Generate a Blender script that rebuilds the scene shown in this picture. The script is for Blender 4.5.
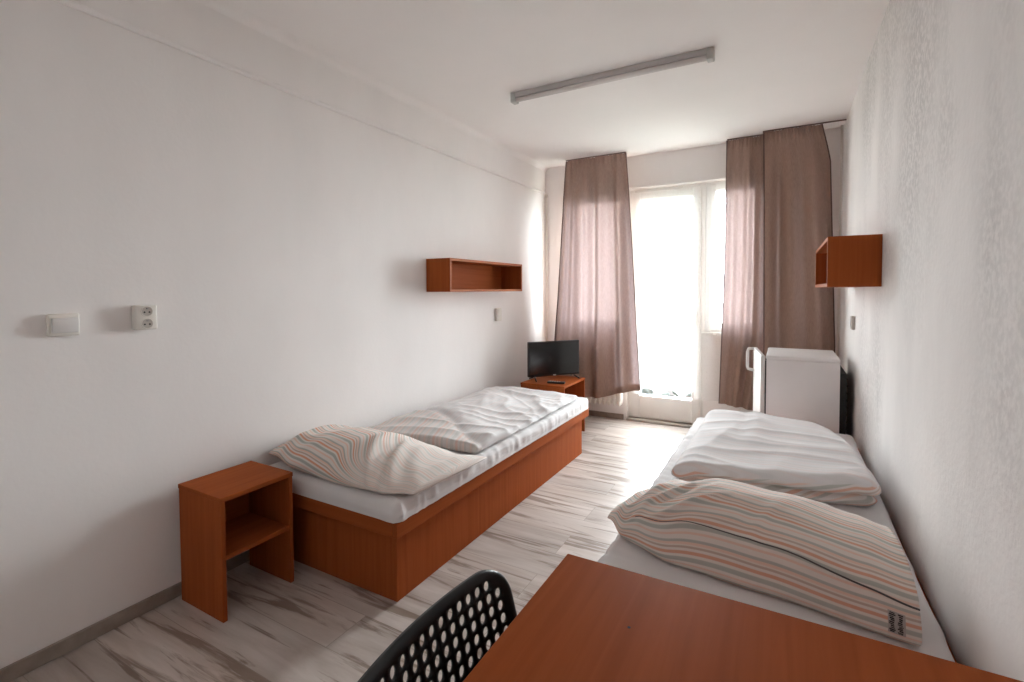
import bpy, bmesh, math, random
from mathutils import Vector, noise, Matrix

for o in list(bpy.data.objects):
    bpy.data.objects.remove(o, do_unlink=True)
SC = bpy.context.scene
COL = SC.collection
random.seed(7)
PI = math.pi

# ------------------------------------------------------------------ camera
FPX, PPY = 486.92, 306.67
CAMP = Vector((2.2008, 0.0, 1.2712))
YAW, PITCH, ROLL = 0.5107, -0.034, -0.0042
r_ = Vector((math.cos(YAW), math.sin(YAW), 0))
f0 = Vector((-math.sin(YAW), math.cos(YAW), 0))
u0 = Vector((0, 0, 1))
fw = f0 * math.cos(PITCH) + u0 * math.sin(PITCH)
up = u0 * math.cos(PITCH) - f0 * math.sin(PITCH)
rr = r_ * math.cos(ROLL) + up * math.sin(ROLL)
uu = up * math.cos(ROLL) - r_ * math.sin(ROLL)
cd = bpy.data.cameras.new('camera')
cam = bpy.data.objects.new('camera', cd)
COL.objects.link(cam)
M = Matrix((rr, uu, -fw)).transposed().to_4x4()
M.translation = CAMP
cam.matrix_world = M
cd.sensor_width = 36.0
cd.sensor_fit = 'HORIZONTAL'
cd.lens = 36.0 * FPX / 1024.0
cd.shift_y = (PPY - 341.0) / 1024.0
cd.clip_start = 0.02
cd.clip_end = 2000
SC.camera = cam

# ------------------------------------------------------------------ sky, light, exposure
SC.view_settings.view_transform = 'Standard'
SC.view_settings.look = 'None'
SC.view_settings.gamma = 1.0
SC.view_settings.use_curve_mapping = False
SC.view_settings.exposure = 0.06
SKY = 24.0                      # even overcast
GLOW, GLOW_N, GLOW_DIR = 43.0, 5.0, (0.08, 0.97, 0.20)   # soft low glow added to the sky to lift the near walls
wd = bpy.data.worlds.new('overcast_sky')
SC.world = wd
wd.use_nodes = True
wn, wl_ = wd.node_tree.nodes, wd.node_tree.links
wbg = wn['Background']
wbg.inputs[0].default_value = (0.925, 0.96, 1.0, 1)
wtc = wn.new('ShaderNodeTexCoord')
wdt = wn.new('ShaderNodeVectorMath'); wdt.operation = 'DOT_PRODUCT'
wdt.inputs[1].default_value = Vector(GLOW_DIR).normalized()
wl_.new(wtc.outputs['Generated'], wdt.inputs[0])
wmx = wn.new('ShaderNodeMath'); wmx.operation = 'MAXIMUM'; wmx.inputs[1].default_value = 0.0
wl_.new(wdt.outputs['Value'], wmx.inputs[0])
wpw = wn.new('ShaderNodeMath'); wpw.operation = 'POWER'; wpw.inputs[1].default_value = GLOW_N
wl_.new(wmx.outputs[0], wpw.inputs[0])
wma = wn.new('ShaderNodeMath'); wma.operation = 'MULTIPLY_ADD'; wma.inputs[1].default_value = GLOW; wma.inputs[2].default_value = SKY
wl_.new(wpw.outputs[0], wma.inputs[0]); wl_.new(wma.outputs[0], wbg.inputs[1])
W, H, YW, YF = 2.588, 2.5415, 4.658, -0.62
WINX = (0.22, 0.87, 1.57, 2.05)
ZS, ZT = 0.875, 2.215          # window sill and lintel
def portal(x0, x1, z0, z1):
    l = bpy.data.lights.new('window_daylight', 'AREA')
    l.shape = 'RECTANGLE'; l.size = x1 - x0; l.size_y = z1 - z0
    l.cycles.is_portal = True
    o = bpy.data.objects.new('window_daylight', l); COL.objects.link(o)
    o.location = ((x0 + x1) / 2, 4.95, (z0 + z1) / 2)
    o.rotation_euler = (-PI / 2, 0, 0)
portal(WINX[0], WINX[1], ZS, ZT)
portal(WINX[1], WINX[2], 0.03, ZT)
portal(WINX[2], WINX[3], ZS, ZT)
cy = SC.cycles
cy.max_bounces = 16; cy.diffuse_bounces = 12; cy.transmission_bounces = 10
cy.transparent_max_bounces = 16; cy.glossy_bounces = 4
cy.sample_clamp_indirect = 12.0
cy.use_denoising = True
cy.caustics_reflective = False; cy.caustics_refractive = False

# ------------------------------------------------------------------ materials
def new_mat(name):
    m = bpy.data.materials.new(name); m.use_nodes = True
    nt = m.node_tree
    return m, nt, nt.nodes, nt.links, nt.nodes['Principled BSDF']
def plain(name, col, rough=0.5, metal=0.0, spec=0.5, var=0.06, vscale=6.0, bump=0.0, bscale=60.0):
    m, nt, N, L, b = new_mat(name)
    b.inputs['Roughness'].default_value = rough
    b.inputs['Metallic'].default_value = metal
    b.inputs['Specular IOR Level'].default_value = spec
    tc = N.new('ShaderNodeTexCoord')
    nz = N.new('ShaderNodeTexNoise'); nz.inputs['Scale'].default_value = vscale; nz.inputs['Detail'].default_value = 4
    L.new(tc.outputs['Object'], nz.inputs['Vector'])
    rp = N.new('ShaderNodeValToRGB')
    rp.color_ramp.elements[0].position = 0.3; rp.color_ramp.elements[1].position = 0.7
    rp.color_ramp.elements[0].color = tuple(c * (1 - var) for c in col) + (1,)
    rp.color_ramp.elements[1].color = tuple(min(1, c * (1 + var)) for c in col) + (1,)
    L.new(nz.outputs['Fac'], rp.inputs['Fac']); L.new(rp.outputs['Color'], b.inputs['Base Color'])
    if bump:
        n2 = N.new('ShaderNodeTexNoise'); n2.inputs['Scale'].default_value = bscale; n2.inputs['Detail'].default_value = 5
        L.new(tc.outputs['Object'], n2.inputs['Vector'])
        bp = N.new('ShaderNodeBump'); bp.inputs['Strength'].default_value = bump; bp.inputs['Distance'].default_value = 0.01
        L.new(n2.outputs['Fac'], bp.inputs['Height']); L.new(bp.outputs['Normal'], b.inputs['Normal'])
    return m
def wood(name, axis, c0=(0.275, 0.066, 0.018), c1=(0.345, 0.088, 0.025), rough=0.46):
    """cherry laminate, fine grain along the given axis"""
    m, nt, N, L, b = new_mat(name)
    tc = N.new('ShaderNodeTexCoord'); mp = N.new('ShaderNodeMapping')
    sc = [45.0, 45.0, 45.0]; sc['xyz'.index(axis)] = 1.6
    mp.inputs['Scale'].default_value = sc
    L.new(tc.outputs['Object'], mp.inputs['Vector'])
    nz = N.new('ShaderNodeTexNoise'); nz.inputs['Scale'].default_value = 1.0; nz.inputs['Detail'].default_value = 6
    nz.inputs['Distortion'].default_value = 0.6
    L.new(mp.outputs['Vector'], nz.inputs['Vector'])
    rp = N.new('ShaderNodeValToRGB')
    rp.color_ramp.elements[0].position = 0.3; rp.color_ramp.elements[1].position = 0.72
    rp.color_ramp.elements[0].color = c0 + (1,); rp.color_ramp.elements[1].color = c1 + (1,)
    L.new(nz.outputs['Fac'], rp.inputs['Fac']); L.new(rp.outputs['Color'], b.inputs['Base Color'])
    b.inputs['Roughness'].default_value = rough
    b.inputs['Specular IOR Level'].default_value = 0.02
    return m
def wall_mat(name, col, mott, mscale, bump, stain=0.0):
    m, nt, N, L, b = new_mat(name)
    tc = N.new('ShaderNodeTexCoord')
    mp = N.new('ShaderNodeMapping'); mp.inputs['Scale'].default_value = (1, 1, 0.45)
    L.new(tc.outputs['Object'], mp.inputs['Vector'])
    nz = N.new('ShaderNodeTexNoise'); nz.inputs['Scale'].default_value = mscale; nz.inputs['Detail'].default_value = 6
    nz.inputs['Roughness'].default_value = 0.6
    L.new(mp.outputs['Vector'], nz.inputs['Vector'])
    rp = N.new('ShaderNodeValToRGB')
    rp.color_ramp.elements[0].position = 0.35; rp.color_ramp.elements[1].position = 0.65
    rp.color_ramp.elements[0].color = tuple(c * (1 - mott) for c in col) + (1,)
    rp.color_ramp.elements[1].color = col + (1,)
    L.new(nz.outputs['Fac'], rp.inputs['Fac'])
    out = rp.outputs['Color']
    nf = N.new('ShaderNodeTexNoise'); nf.inputs['Scale'].default_value = 55; nf.inputs['Detail'].default_value = 6
    L.new(tc.outputs['Object'], nf.inputs['Vector'])
    if stain:
        # scuffed, greyer plaster in blotches
        ns = N.new('ShaderNodeTexNoise'); ns.inputs['Scale'].default_value = 1.7; ns.inputs['Detail'].default_value = 3
        L.new(mp.outputs['Vector'], ns.inputs['Vector'])
        r2 = N.new('ShaderNodeValToRGB'); r2.color_ramp.elements[0].position = 0.46; r2.color_ramp.elements[1].position = 0.64
        r2.color_ramp.elements[0].color = (0, 0, 0, 1); r2.color_ramp.elements[1].color = (1, 1, 1, 1)
        L.new(ns.outputs['Fac'], r2.inputs['Fac'])
        r3 = N.new('ShaderNodeValToRGB'); r3.color_ramp.elements[0].position = 0.42; r3.color_ramp.elements[1].position = 0.62
        r3.color_ramp.elements[0].color = (stain, stain, stain, 1); r3.color_ramp.elements[1].color = (0.15 * stain,) * 3 + (1,)
        L.new(nf.outputs['Fac'], r3.inputs['Fac'])
        mu = N.new('ShaderNodeMath'); mu.operation = 'MULTIPLY'
        L.new(r2.outputs['Color'], mu.inputs[0]); L.new(r3.outputs['Color'], mu.inputs[1])
        mx = N.new('ShaderNodeMixRGB'); mx.blend_type = 'MIX'
        mx.inputs['Color2'].default_value = tuple(c * 0.55 for c in col) + (1,)
        L.new(mu.outputs[0], mx.inputs['Fac']); L.new(out, mx.inputs['Color1']); out = mx.outputs['Color']
    L.new(out, b.inputs['Base Color'])
    b.inputs['Roughness'].default_value = 0.85; b.inputs['Specular IOR Level'].default_value = 0.2
    bp = N.new('ShaderNodeBump'); bp.inputs['Strength'].default_value = bump; bp.inputs['Distance'].default_value = 0.006
    L.new(nf.outputs['Fac'], bp.inputs['Height']); L.new(bp.outputs['Normal'], b.inputs['Normal'])
    return m
def floor_mat():
    m, nt, N, L, b = new_mat('laminate_planks')
    tc = N.new('ShaderNodeTexCoord')
    br = N.new('ShaderNodeTexBrick')
    br.offset = 0.37; br.offset_frequency = 2
    br.inputs['Scale'].default_value = 1.0
    br.inputs['Brick Width'].default_value = 1.25; br.inputs['Row Height'].default_value = 0.192
    br.inputs['Mortar Size'].default_value = 0.0012; br.inputs['Mortar Smooth'].default_value = 0.2
    br.inputs['Color1'].default_value = (0, 0, 0, 1); br.inputs['Color2'].default_value = (1, 1, 1, 1)
    br.inputs['Mortar'].default_value = (0.5, 0.5, 0.5, 1)
    L.new(tc.outputs['Object'], br.inputs['Vector'])
    sep = N.new('ShaderNodeSeparateColor'); L.new(br.outputs['Color'], sep.inputs['Color'])
    wv = N.new('ShaderNodeMath'); wv.operation = 'MULTIPLY'; wv.inputs[1].default_value = 37.0
    L.new(sep.outputs['Red'], wv.inputs[0])
    def streak(scale, nscale, detail, dist, p0, p1, ramp):
        mp = N.new('ShaderNodeMapping'); mp.inputs['Scale'].default_value = scale
        L.new(tc.outputs['Object'], mp.inputs['Vector'])
        nz = N.new('ShaderNodeTexNoise'); nz.noise_dimensions = '4D'
        nz.inputs['Scale'].default_value = nscale; nz.inputs['Detail'].default_value = detail
        nz.inputs['Distortion'].default_value = dist; nz.inputs['Roughness'].default_value = 0.6
        L.new(mp.outputs['Vector'], nz.inputs['Vector']); L.new(wv.outputs[0], nz.inputs['W'])
        rp = N.new('ShaderNodeValToRGB')
        rp.color_ramp.elements[0].position = p0; rp.color_ramp.elements[1].position = p1
        rp.color_ramp.elements[0].color = ramp[0] + (1,); rp.color_ramp.elements[1].color = ramp[1] + (1,)
        L.new(nz.outputs['Fac'], rp.inputs['Fac'])
        return rp
    a = streak((1.1, 9.0, 1), 1.6, 7, 0.5, 0.30, 0.68, ((0.40, 0.333, 0.29), (0.635, 0.575, 0.54)))
    d = streak((0.62, 7.5, 1), 2.1, 7, 1.3, 0.385, 0.455, ((0.40, 0.325, 0.27), (1, 1, 1)))
    mx = N.new('ShaderNodeMixRGB'); mx.blend_type = 'MULTIPLY'; mx.inputs['Fac'].default_value = 0.85
    L.new(a.outputs['Color'], mx.inputs['Color1']); L.new(d.outputs['Color'], mx.inputs['Color2'])
    tone = N.new('ShaderNodeMapRange'); tone.inputs['To Min'].default_value = 0.84; tone.inputs['To Max'].default_value = 1.08
    L.new(sep.outputs['Red'], tone.inputs['Value'])
    m2 = N.new('ShaderNodeMixRGB'); m2.blend_type = 'MULTIPLY'; m2.inputs['Fac'].default_value = 1.0
    L.new(mx.outputs['Color'], m2.inputs['Color1']); L.new(tone.outputs['Result'], m2.inputs['Color2'])
    m3 = N.new('ShaderNodeMixRGB'); m3.inputs['Color2'].default_value = (0.30, 0.25, 0.21, 1)
    L.new(br.outputs['Fac'], m3.inputs['Fac']); L.new(m2.outputs['Color'], m3.inputs['Color1'])
    L.new(m3.outputs['Color'], b.inputs['Base Color'])
    b.inputs['Roughness'].default_value = 0.33; b.inputs['Specular IOR Level'].default_value = 0.5
    bp = N.new('ShaderNodeBump'); bp.inputs['Strength'].default_value = 0.08; bp.inputs['Distance'].default_value = 0.004
    L.new(a.outputs['Color'], bp.inputs['Height']); L.new(bp.outputs['Normal'], b.inputs['Normal'])
    return m
def stripe_mat(name, strength, period=0.085, base=(0.70, 0.665, 0.65), light_fade=None):
    """striped cotton: UV v runs across the stripes, in metres"""
    m, nt, N, L, b = new_mat(name)
    tc = N.new('ShaderNodeTexCoord'); sp = N.new('ShaderNodeSeparateXYZ')
    L.new(tc.outputs['UV'], sp.inputs['Vector'])
    dv = N.new('ShaderNodeMath'); dv.operation = 'DIVIDE'; dv.inputs[1].default_value = period
    L.new(sp.outputs['Y'], dv.inputs[0])
    fr = N.new('ShaderNodeMath'); fr.operation = 'FRACT'; L.new(dv.outputs[0], fr.inputs[0])
    rp = N.new('ShaderNodeValToRGB'); cr = rp.color_ramp; cr.interpolation = 'LINEAR'
    cream = base; orange = (0.66, 0.33, 0.22); sage = (0.40, 0.42, 0.39); taupe = (0.50, 0.38, 0.32); peach = (0.74, 0.52, 0.43)
    stops = [(0.0, cream), (0.08, cream), (0.10, peach), (0.15, peach), (0.17, cream), (0.24, cream), (0.27, sage), (0.38, sage),
             (0.41, cream), (0.47, cream), (0.49, orange), (0.57, orange), (0.59, cream), (0.65, cream), (0.67, taupe), (0.72, taupe),
             (0.74, cream), (0.80, peach), (0.84, peach), (0.86, sage), (0.92, sage), (0.95, cream)]
    def mixc(c): return tuple(base[i] * (1 - strength) + c[i] * strength for i in range(3)) + (1,)
    while len(cr.elements) < len(stops): cr.elements.new(1.0)
    for e, (p, c) in zip(cr.elements, stops): e.position = p; e.color = mixc(c)
    L.new(fr.outputs[0], rp.inputs['Fac'])
    nz = N.new('ShaderNodeTexNoise'); nz.inputs['Scale'].default_value = 160; nz.inputs['Detail'].default_value = 2
    L.new(tc.outputs['Object'], nz.inputs['Vector'])
    bp = N.new('ShaderNodeBump'); bp.inputs['Strength'].default_value = 0.12; bp.inputs['Distance'].default_value = 0.002
    L.new(nz.outputs['Fac'], bp.inputs['Height']); L.new(bp.outputs['Normal'], b.inputs['Normal'])
    col = rp.outputs['Color']
    if light_fade:
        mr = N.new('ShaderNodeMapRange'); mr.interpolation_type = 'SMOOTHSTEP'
        mr.inputs['From Min'].default_value = light_fade[0]; mr.inputs['From Max'].default_value = light_fade[1]; mr.inputs['To Max'].default_value = light_fade[2]
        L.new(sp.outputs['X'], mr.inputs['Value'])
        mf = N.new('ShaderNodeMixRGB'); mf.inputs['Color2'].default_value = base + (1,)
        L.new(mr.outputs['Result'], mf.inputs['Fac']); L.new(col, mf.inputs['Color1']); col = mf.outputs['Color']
    L.new(col, b.inputs['Base Color'])
    b.inputs['Roughness'].default_value = 0.85; b.inputs['Specular IOR Level'].default_value = 0.15
    b.inputs['Sheen Weight'].default_value = 0.15
    return m
def curtain_mat():
    m, nt, N, L, b = new_mat('mauve_curtain_cloth')
    N.remove(b); out = N['Material Output']
    tc = N.new('ShaderNodeTexCoord'); mp = N.new('ShaderNodeMapping'); mp.inputs['Scale'].default_value = (260, 260, 30)
    L.new(tc.outputs['Object'], mp.inputs['Vector'])
    nz = N.new('ShaderNodeTexNoise'); nz.inputs['Scale'].default_value = 1; nz.inputs['Detail'].default_value = 3
    L.new(mp.outputs['Vector'], nz.inputs['Vector'])
    rp = N.new('ShaderNodeValToRGB'); rp.color_ramp.elements[0].position = 0.3; rp.color_ramp.elements[1].position = 0.7
    rp.color_ramp.elements[0].color = (0.30, 0.200, 0.158, 1); rp.color_ramp.elements[1].color = (0.385, 0.262, 0.212, 1)
    L.new(nz.outputs['Fac'], rp.inputs['Fac'])
    df = N.new('ShaderNodeBsdfDiffuse'); tr = N.new('ShaderNodeBsdfTranslucent')
    L.new(rp.outputs['Color'], df.inputs['Color'])
    tr.inputs['Color'].default_value = (0.33, 0.255, 0.26, 1)
    lw = N.new('ShaderNodeLayerWeight'); lw.inputs['Blend'].default_value = 0.35
    mr = N.new('ShaderNodeMapRange'); mr.inputs['From Min'].default_value = 0.08; mr.inputs['From Max'].default_value = 0.6
    mr.inputs['To Min'].default_value = 0.15; mr.inputs['To Max'].default_value = 0.05
    L.new(lw.outputs['Facing'], mr.inputs['Value'])
    ms = N.new('ShaderNodeMixShader'); L.new(mr.outputs['Result'], ms.inputs['Fac'])
    L.new(df.outputs[0], ms.inputs[1]); L.new(tr.outputs[0], ms.inputs[2])
    tp = N.new('ShaderNodeBsdfTransparent'); tp.inputs['Color'].default_value = (0.85, 0.62, 0.56, 1)
    m2 = N.new('ShaderNodeMixShader'); m2.inputs['Fac'].default_value = 0.006
    L.new(ms.outputs[0], m2.inputs[1]); L.new(tp.outputs[0], m2.inputs[2])
    L.new(m2.outputs[0], out.inputs['Surface'])
    return m
def net_mat():
    m, nt, N, L, b = new_mat('white_net_voile')
    N.remove(b); out = N['Material Output']
    tc = N.new('ShaderNodeTexCoord'); sp = N.new('ShaderNodeSeparateXYZ'); L.new(tc.outputs['UV'], sp.inputs['Vector'])
    def tri(sock, period):
        d = N.new('ShaderNodeMath'); d.operation = 'DIVIDE'; d.inputs[1].default_value = period; L.new(sock, d.inputs[0])
        f = N.new('ShaderNodeMath'); f.operation = 'FRACT'; L.new(d.outputs[0], f.inputs[0])
        s = N.new('ShaderNodeMath'); s.operation = 'SUBTRACT'; s.inputs[1].default_value = 0.5; L.new(f.outputs[0], s.inputs[0])
        a = N.new('ShaderNodeMath'); a.operation = 'MULTIPLY'; a.inputs[1].default_value = period; L.new(s.outputs[0], a.inputs[0])
        q = N.new('ShaderNodeMath'); q.operation = 'POWER'; q.inputs[1].default_value = 2.0; L.new(a.outputs[0], q.inputs[0])
        return q.outputs[0]
    ad = N.new('ShaderNodeMath'); ad.operation = 'ADD'
    L.new(tri(sp.outputs['X'], 0.085), ad.inputs[0]); L.new(tri(sp.outputs['Y'], 0.055), ad.inputs[1])
    lt = N.new('ShaderNodeMath'); lt.operation = 'LESS_THAN'; lt.inputs[1].default_value = 0.008 ** 2
    L.new(ad.outputs[0], lt.inputs[0])
    df = N.new('ShaderNodeBsdfDiffuse'); df.inputs['Color'].default_value = (0.82, 0.80, 0.78, 1)
    tr = N.new('ShaderNodeBsdfTranslucent'); tr.inputs['Color'].default_value = (0.86, 0.85, 0.84, 1)
    ms = N.new('ShaderNodeMixShader'); ms.inputs['Fac'].default_value = 0.6
    L.new(df.outputs[0], ms.inputs[1]); L.new(tr.outputs[0], ms.inputs[2])
    tp = N.new('ShaderNodeBsdfTransparent')
    fac = N.new('ShaderNodeMapRange'); fac.inputs['To Min'].default_value = 0.20; fac.inputs['To Max'].default_value = 0.245
    L.new(lt.outputs[0], fac.inputs['Value'])
    m2 = N.new('ShaderNodeMixShader'); L.new(fac.outputs['Result'], m2.inputs['Fac'])
    L.new(tp.outputs[0], m2.inputs[1]); L.new(ms.outputs[0], m2.inputs[2])
    L.new(m2.outputs[0], out.inputs['Surface'])
    return m
def glass_mat():
    m, nt, N, L, b = new_mat('window_glass')
    N.remove(b); out = N['Material Output']
    tp = N.new('ShaderNodeBsdfTransparent'); tp.inputs['Color'].default_value = (0.96, 0.98, 0.97, 1)
    gl = N.new('ShaderNodeBsdfGlossy'); gl.inputs['Roughness'].default_value = 0.02
    ms = N.new('ShaderNodeMixShader'); ms.inputs['Fac'].default_value = 0.05
    L.new(tp.outputs[0], ms.inputs[1]); L.new(gl.outputs[0], ms.inputs[2]); L.new(ms.outputs[0], out.inputs['Surface'])
    return m

WALL = (0.86, 0.835, 0.826)
M_WL = wall_mat('white_wall_paint', WALL, 0.045, 2.2, 0.10)
M_WR = wall_mat('scuffed_white_plaster', (0.855, 0.832, 0.822), 0.10, 2.4, 0.22, stain=0.52)
M_CE = wall_mat('ceiling_paint', (0.86, 0.835, 0.828), 0.03, 1.5, 0.08)
M_FL = floor_mat()
M_BASE = plain('skirting_laminate', (0.30, 0.25, 0.215), 0.5, var=0.2, vscale=14)
WX, WY, WZ = wood('cherry_laminate_grain_x', 'x'), wood('cherry_laminate_grain_y', 'y'), wood('cherry_laminate_grain_z', 'z')
M_EDGE = wood('cherry_edge_band', 'y', (0.33, 0.12, 0.062), (0.40, 0.155, 0.085))
M_SHEET = plain('white_cotton_sheet', (0.70, 0.685, 0.69), 0.85, spec=0.15, var=0.02, bump=0.05, bscale=200)
M_PIL = stripe_mat('striped_pillowcase', 0.85, 0.085, (0.72, 0.665, 0.62))
M_PIL1 = stripe_mat('striped_pillowcase_lit_end', 1.0, 0.10, (0.72, 0.67, 0.635), light_fade=(0.50, 0.62, 0.62))  # stripes washed out at the open end, grazing light put into the colour
M_DUV = stripe_mat('striped_duvet_cover', 0.15, 0.10, (0.68, 0.665, 0.675))
M_DUVE = stripe_mat('striped_duvet_edge', 0.75, 0.10)
M_SEAM = plain('dark_seam_cord', (0.10, 0.09, 0.09), 0.8)
M_CUR = curtain_mat()
M_HEM = plain('curtain_hem_cloth', (0.11, 0.07, 0.06), 0.9)
M_NET = net_mat()
M_GLASS = glass_mat()
M_PVC = plain('white_window_plastic', (0.80, 0.79, 0.77), 0.35, var=0.02)
M_RAD = plain('radiator_enamel', (0.78, 0.75, 0.70), 0.4, var=0.03)
M_PIPE = plain('pipe_paint', (0.72, 0.68, 0.64), 0.5)
M_SW = plain('white_switch_plastic', (0.72, 0.70, 0.69), 0.4, var=0.02)
M_SWF = plain('cream_socket_plastic', (0.76, 0.73, 0.68), 0.4, var=0.02)
M_DARK = plain('black_hole', (0.02, 0.02, 0.02), 0.7)
M_SOCK = plain('grey_socket_well', (0.52, 0.49, 0.45), 0.5)
M_BLK = plain('black_chair_plastic', (0.008, 0.008, 0.009), 0.42, spec=0.28, var=0.15)
M_STEEL = plain('grey_tube_steel', (0.45, 0.45, 0.46), 0.35, metal=0.9)
M_TVF = plain('black_television_case', (0.012, 0.012, 0.013), 0.35)
M_SCR = plain('black_television_screen', (0.008, 0.008, 0.009), 0.12, var=0.02)
M_FRG = plain('white_fridge_enamel', (0.74, 0.71, 0.705), 0.35, var=0.02)
M_FRT = plain('fridge_top_plastic', (0.66, 0.64, 0.625), 0.4, var=0.02)
M_GASK = plain('grey_door_gasket', (0.32, 0.30, 0.29), 0.7)
M_LMP = plain('grey_lamp_housing', (0.50, 0.48, 0.475), 0.5, var=0.03)
M_LCAP = plain('lamp_end_plastic', (0.42, 0.43, 0.42), 0.5, var=0.03)
M_TUBE = plain('unlit_milky_tube', (0.72, 0.69, 0.68), 0.25, var=0.02)
M_RAIL = plain('curtain_rail_shadow_brown', (0.14, 0.10, 0.085), 0.6)  # dark brown paints in the shadow line above the curtains
M_LABEL = plain('dark_label_print', (0.03, 0.028, 0.03), 0.8)
M_LABELW = plain('pale_label_thread', (0.42, 0.38, 0.36), 0.8)
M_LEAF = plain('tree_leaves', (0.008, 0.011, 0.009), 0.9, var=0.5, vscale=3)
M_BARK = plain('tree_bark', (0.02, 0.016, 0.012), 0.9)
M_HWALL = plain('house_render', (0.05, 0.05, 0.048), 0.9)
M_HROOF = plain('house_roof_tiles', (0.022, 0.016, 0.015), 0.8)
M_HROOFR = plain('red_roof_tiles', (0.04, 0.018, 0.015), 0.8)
M_GRASS = plain('field_grass', (0.19, 0.20, 0.17), 0.95, var=0.3, vscale=0.2)

# ------------------------------------------------------------------ mesh helpers
class MB:
    def __init__(s): s.v = []; s.f = []; s.uv = {}; s.mi = []
    def add(s, vs, fs, mi=0, uvs=None):
        o = len(s.v); s.v += [tuple(p) for p in vs]
        for k, f in enumerate(fs):
            s.f.append(tuple(i + o for i in f)); s.mi.append(mi)
            if uvs: s.uv[len(s.f) - 1] = [uvs[i] for i in f]
        return s
    def box(s, x0, x1, y0, y1, z0, z1, bev=0.0, seg=2, mi=0):
        bm = bmesh.new()
        bmesh.ops.create_cube(bm, size=1.0)
        for v in bm.verts:
            v.co = Vector(((x0 + x1) / 2 + v.co.x * (x1 - x0), (y0 + y1) / 2 + v.co.y * (y1 - y0), (z0 + z1) / 2 + v.co.z * (z1 - z0)))
        if bev: bmesh.ops.bevel(bm, geom=bm.edges[:], offset=bev, segments=seg, profile=0.5, affect='EDGES')
        bm.verts.index_update()
        s.add([v.co for v in bm.verts], [[v.index for v in f.verts] for f in bm.faces], mi)
        bm.free(); return s
    def tube(s, pts, r, n=12, cap=True, mi=0):
        pts = [Vector(p) for p in pts]; rings = []
        rs = r if isinstance(r, (list, tuple)) else [r] * len(pts)
        ref = None
        for i, p in enumerate(pts):
            t = (pts[min(i + 1, len(pts) - 1)] - pts[max(i - 1, 0)]).normalized()
            if ref is None:
                ref = t.orthogonal().normalized()
            ref = (ref - t * ref.dot(t)).normalized(); bi = t.cross(ref)
            rings.append([p + (ref * math.cos(2 * PI * k / n) + bi * math.sin(2 * PI * k / n)) * rs[i] for k in range(n)])
        vs = [q for R in rings for q in R]; fs = []
        for i in range(len(pts) - 1):
            for k in range(n):
                fs.append((i * n + k, i * n + (k + 1) % n, (i + 1) * n + (k + 1) % n, (i + 1) * n + k))
        if cap:
            fs.append(tuple(range(n - 1, -1, -1))); fs.append(tuple((len(pts) - 1) * n + k for k in range(n)))
        return s.add(vs, fs, mi)
    def grid(s, fn, nu, nv, uvfn=None, closeu=False, mi=0):
        vs = []; us = []
        for j in range(nv + 1):
            for i in range(nu + (0 if closeu else 1)):
                vs.append(fn(i / nu, j / nv)); us.append((i / nu, j / nv))
        w = nu if closeu else nu + 1; fs = []
        uvl = []
        for j in range(nv):
            for i in range(nu):
                i2 = (i + 1) % w if closeu else i + 1
                fs.append((j * w + i, j * w + i2, (j + 1) * w + i2, (j + 1) * w + i))
                uvl.append([(i / nu, j / nv), ((i + 1) / nu, j / nv), ((i + 1) / nu, (j + 1) / nv), (i / nu, (j + 1) / nv)])
        b0 = len(s.f); s.add(vs, fs, mi)
        if uvfn:
            for k, q in enumerate(uvl): s.uv[b0 + k] = [uvfn(*t) for t in q]
        return s
    def build(s, name, mats, parent=None, smooth=False, loc=(0, 0, 0), rot=(0, 0, 0), autosmooth=None):
        me = bpy.data.meshes.new(name); me.from_pydata(s.v, [], s.f)
        for m in (mats if isinstance(mats, (list, tuple)) else [mats]): me.materials.append(m)
        for p, k in zip(me.polygons, s.mi): p.material_index = k
        if s.uv:
            ul = me.uv_layers.new(name='UVMap')
            for p in me.polygons:
                q = s.uv.get(p.index)
                if q:
                    for li, t in zip(p.loop_indices, q): ul.data[li].uv = t
        bm = bmesh.new(); bm.from_mesh(me)
        bmesh.ops.recalc_face_normals(bm, faces=bm.faces[:])
        bm.to_mesh(me); bm.free()
        if smooth:
            for p in me.polygons: p.use_smooth = True
        if autosmooth is not None:
            for p in me.polygons: p.use_smooth = True
            me.set_sharp_from_angle(angle=math.radians(autosmooth))
        o = bpy.data.objects.new(name, me); COL.objects.link(o)
        o.location = loc; o.rotation_euler = rot
        if parent: o.parent = parent
        return o
def tag(o, label, cat, group=None, kind=None):
    o['label'] = label; o['category'] = cat
    if group: o['group'] = group
    if kind: o['kind'] = kind
    return o
def thing(name, label, cat, loc, rz=0.0, group=None):
    o = bpy.data.objects.new(name, None); COL.objects.link(o)
    o.empty_display_size = 0.1
    o.location = loc; o.rotation_euler = (0, 0, rz)
    return tag(o, label, cat, group)
def struct(mb, name, mat, label=None, cat=None, **k):
    o = mb.build(name, mat, **k); o['kind'] = 'structure'
    if label: o['label'] = label; o['category'] = cat or 'room part'
    return o
def sbox(*a, **k): return MB().box(*a, **k)
def sm(t): t = max(0.0, min(1.0, t)); return t * t * (3 - 2 * t)
def lerp(a, b, t): return a + (b - a) * t
def nz(x, y, z=0.0): return noise.noise(Vector((x, y, z)))
def ridge(x, y, z=0.0, sharp=2.0):
    """crisp fold ridges 0..1"""
    return (1 - min(1, abs(nz(x, y, z)) * 2.4)) ** sharp
def interp(tab, t):
    if t <= tab[0][0]: return tab[0][1]
    for (a, b), (c, d) in zip(tab, tab[1:]):
        if t <= c: return lerp(b, d, sm((t - a) / (c - a)))
    return tab[-1][1]
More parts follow.
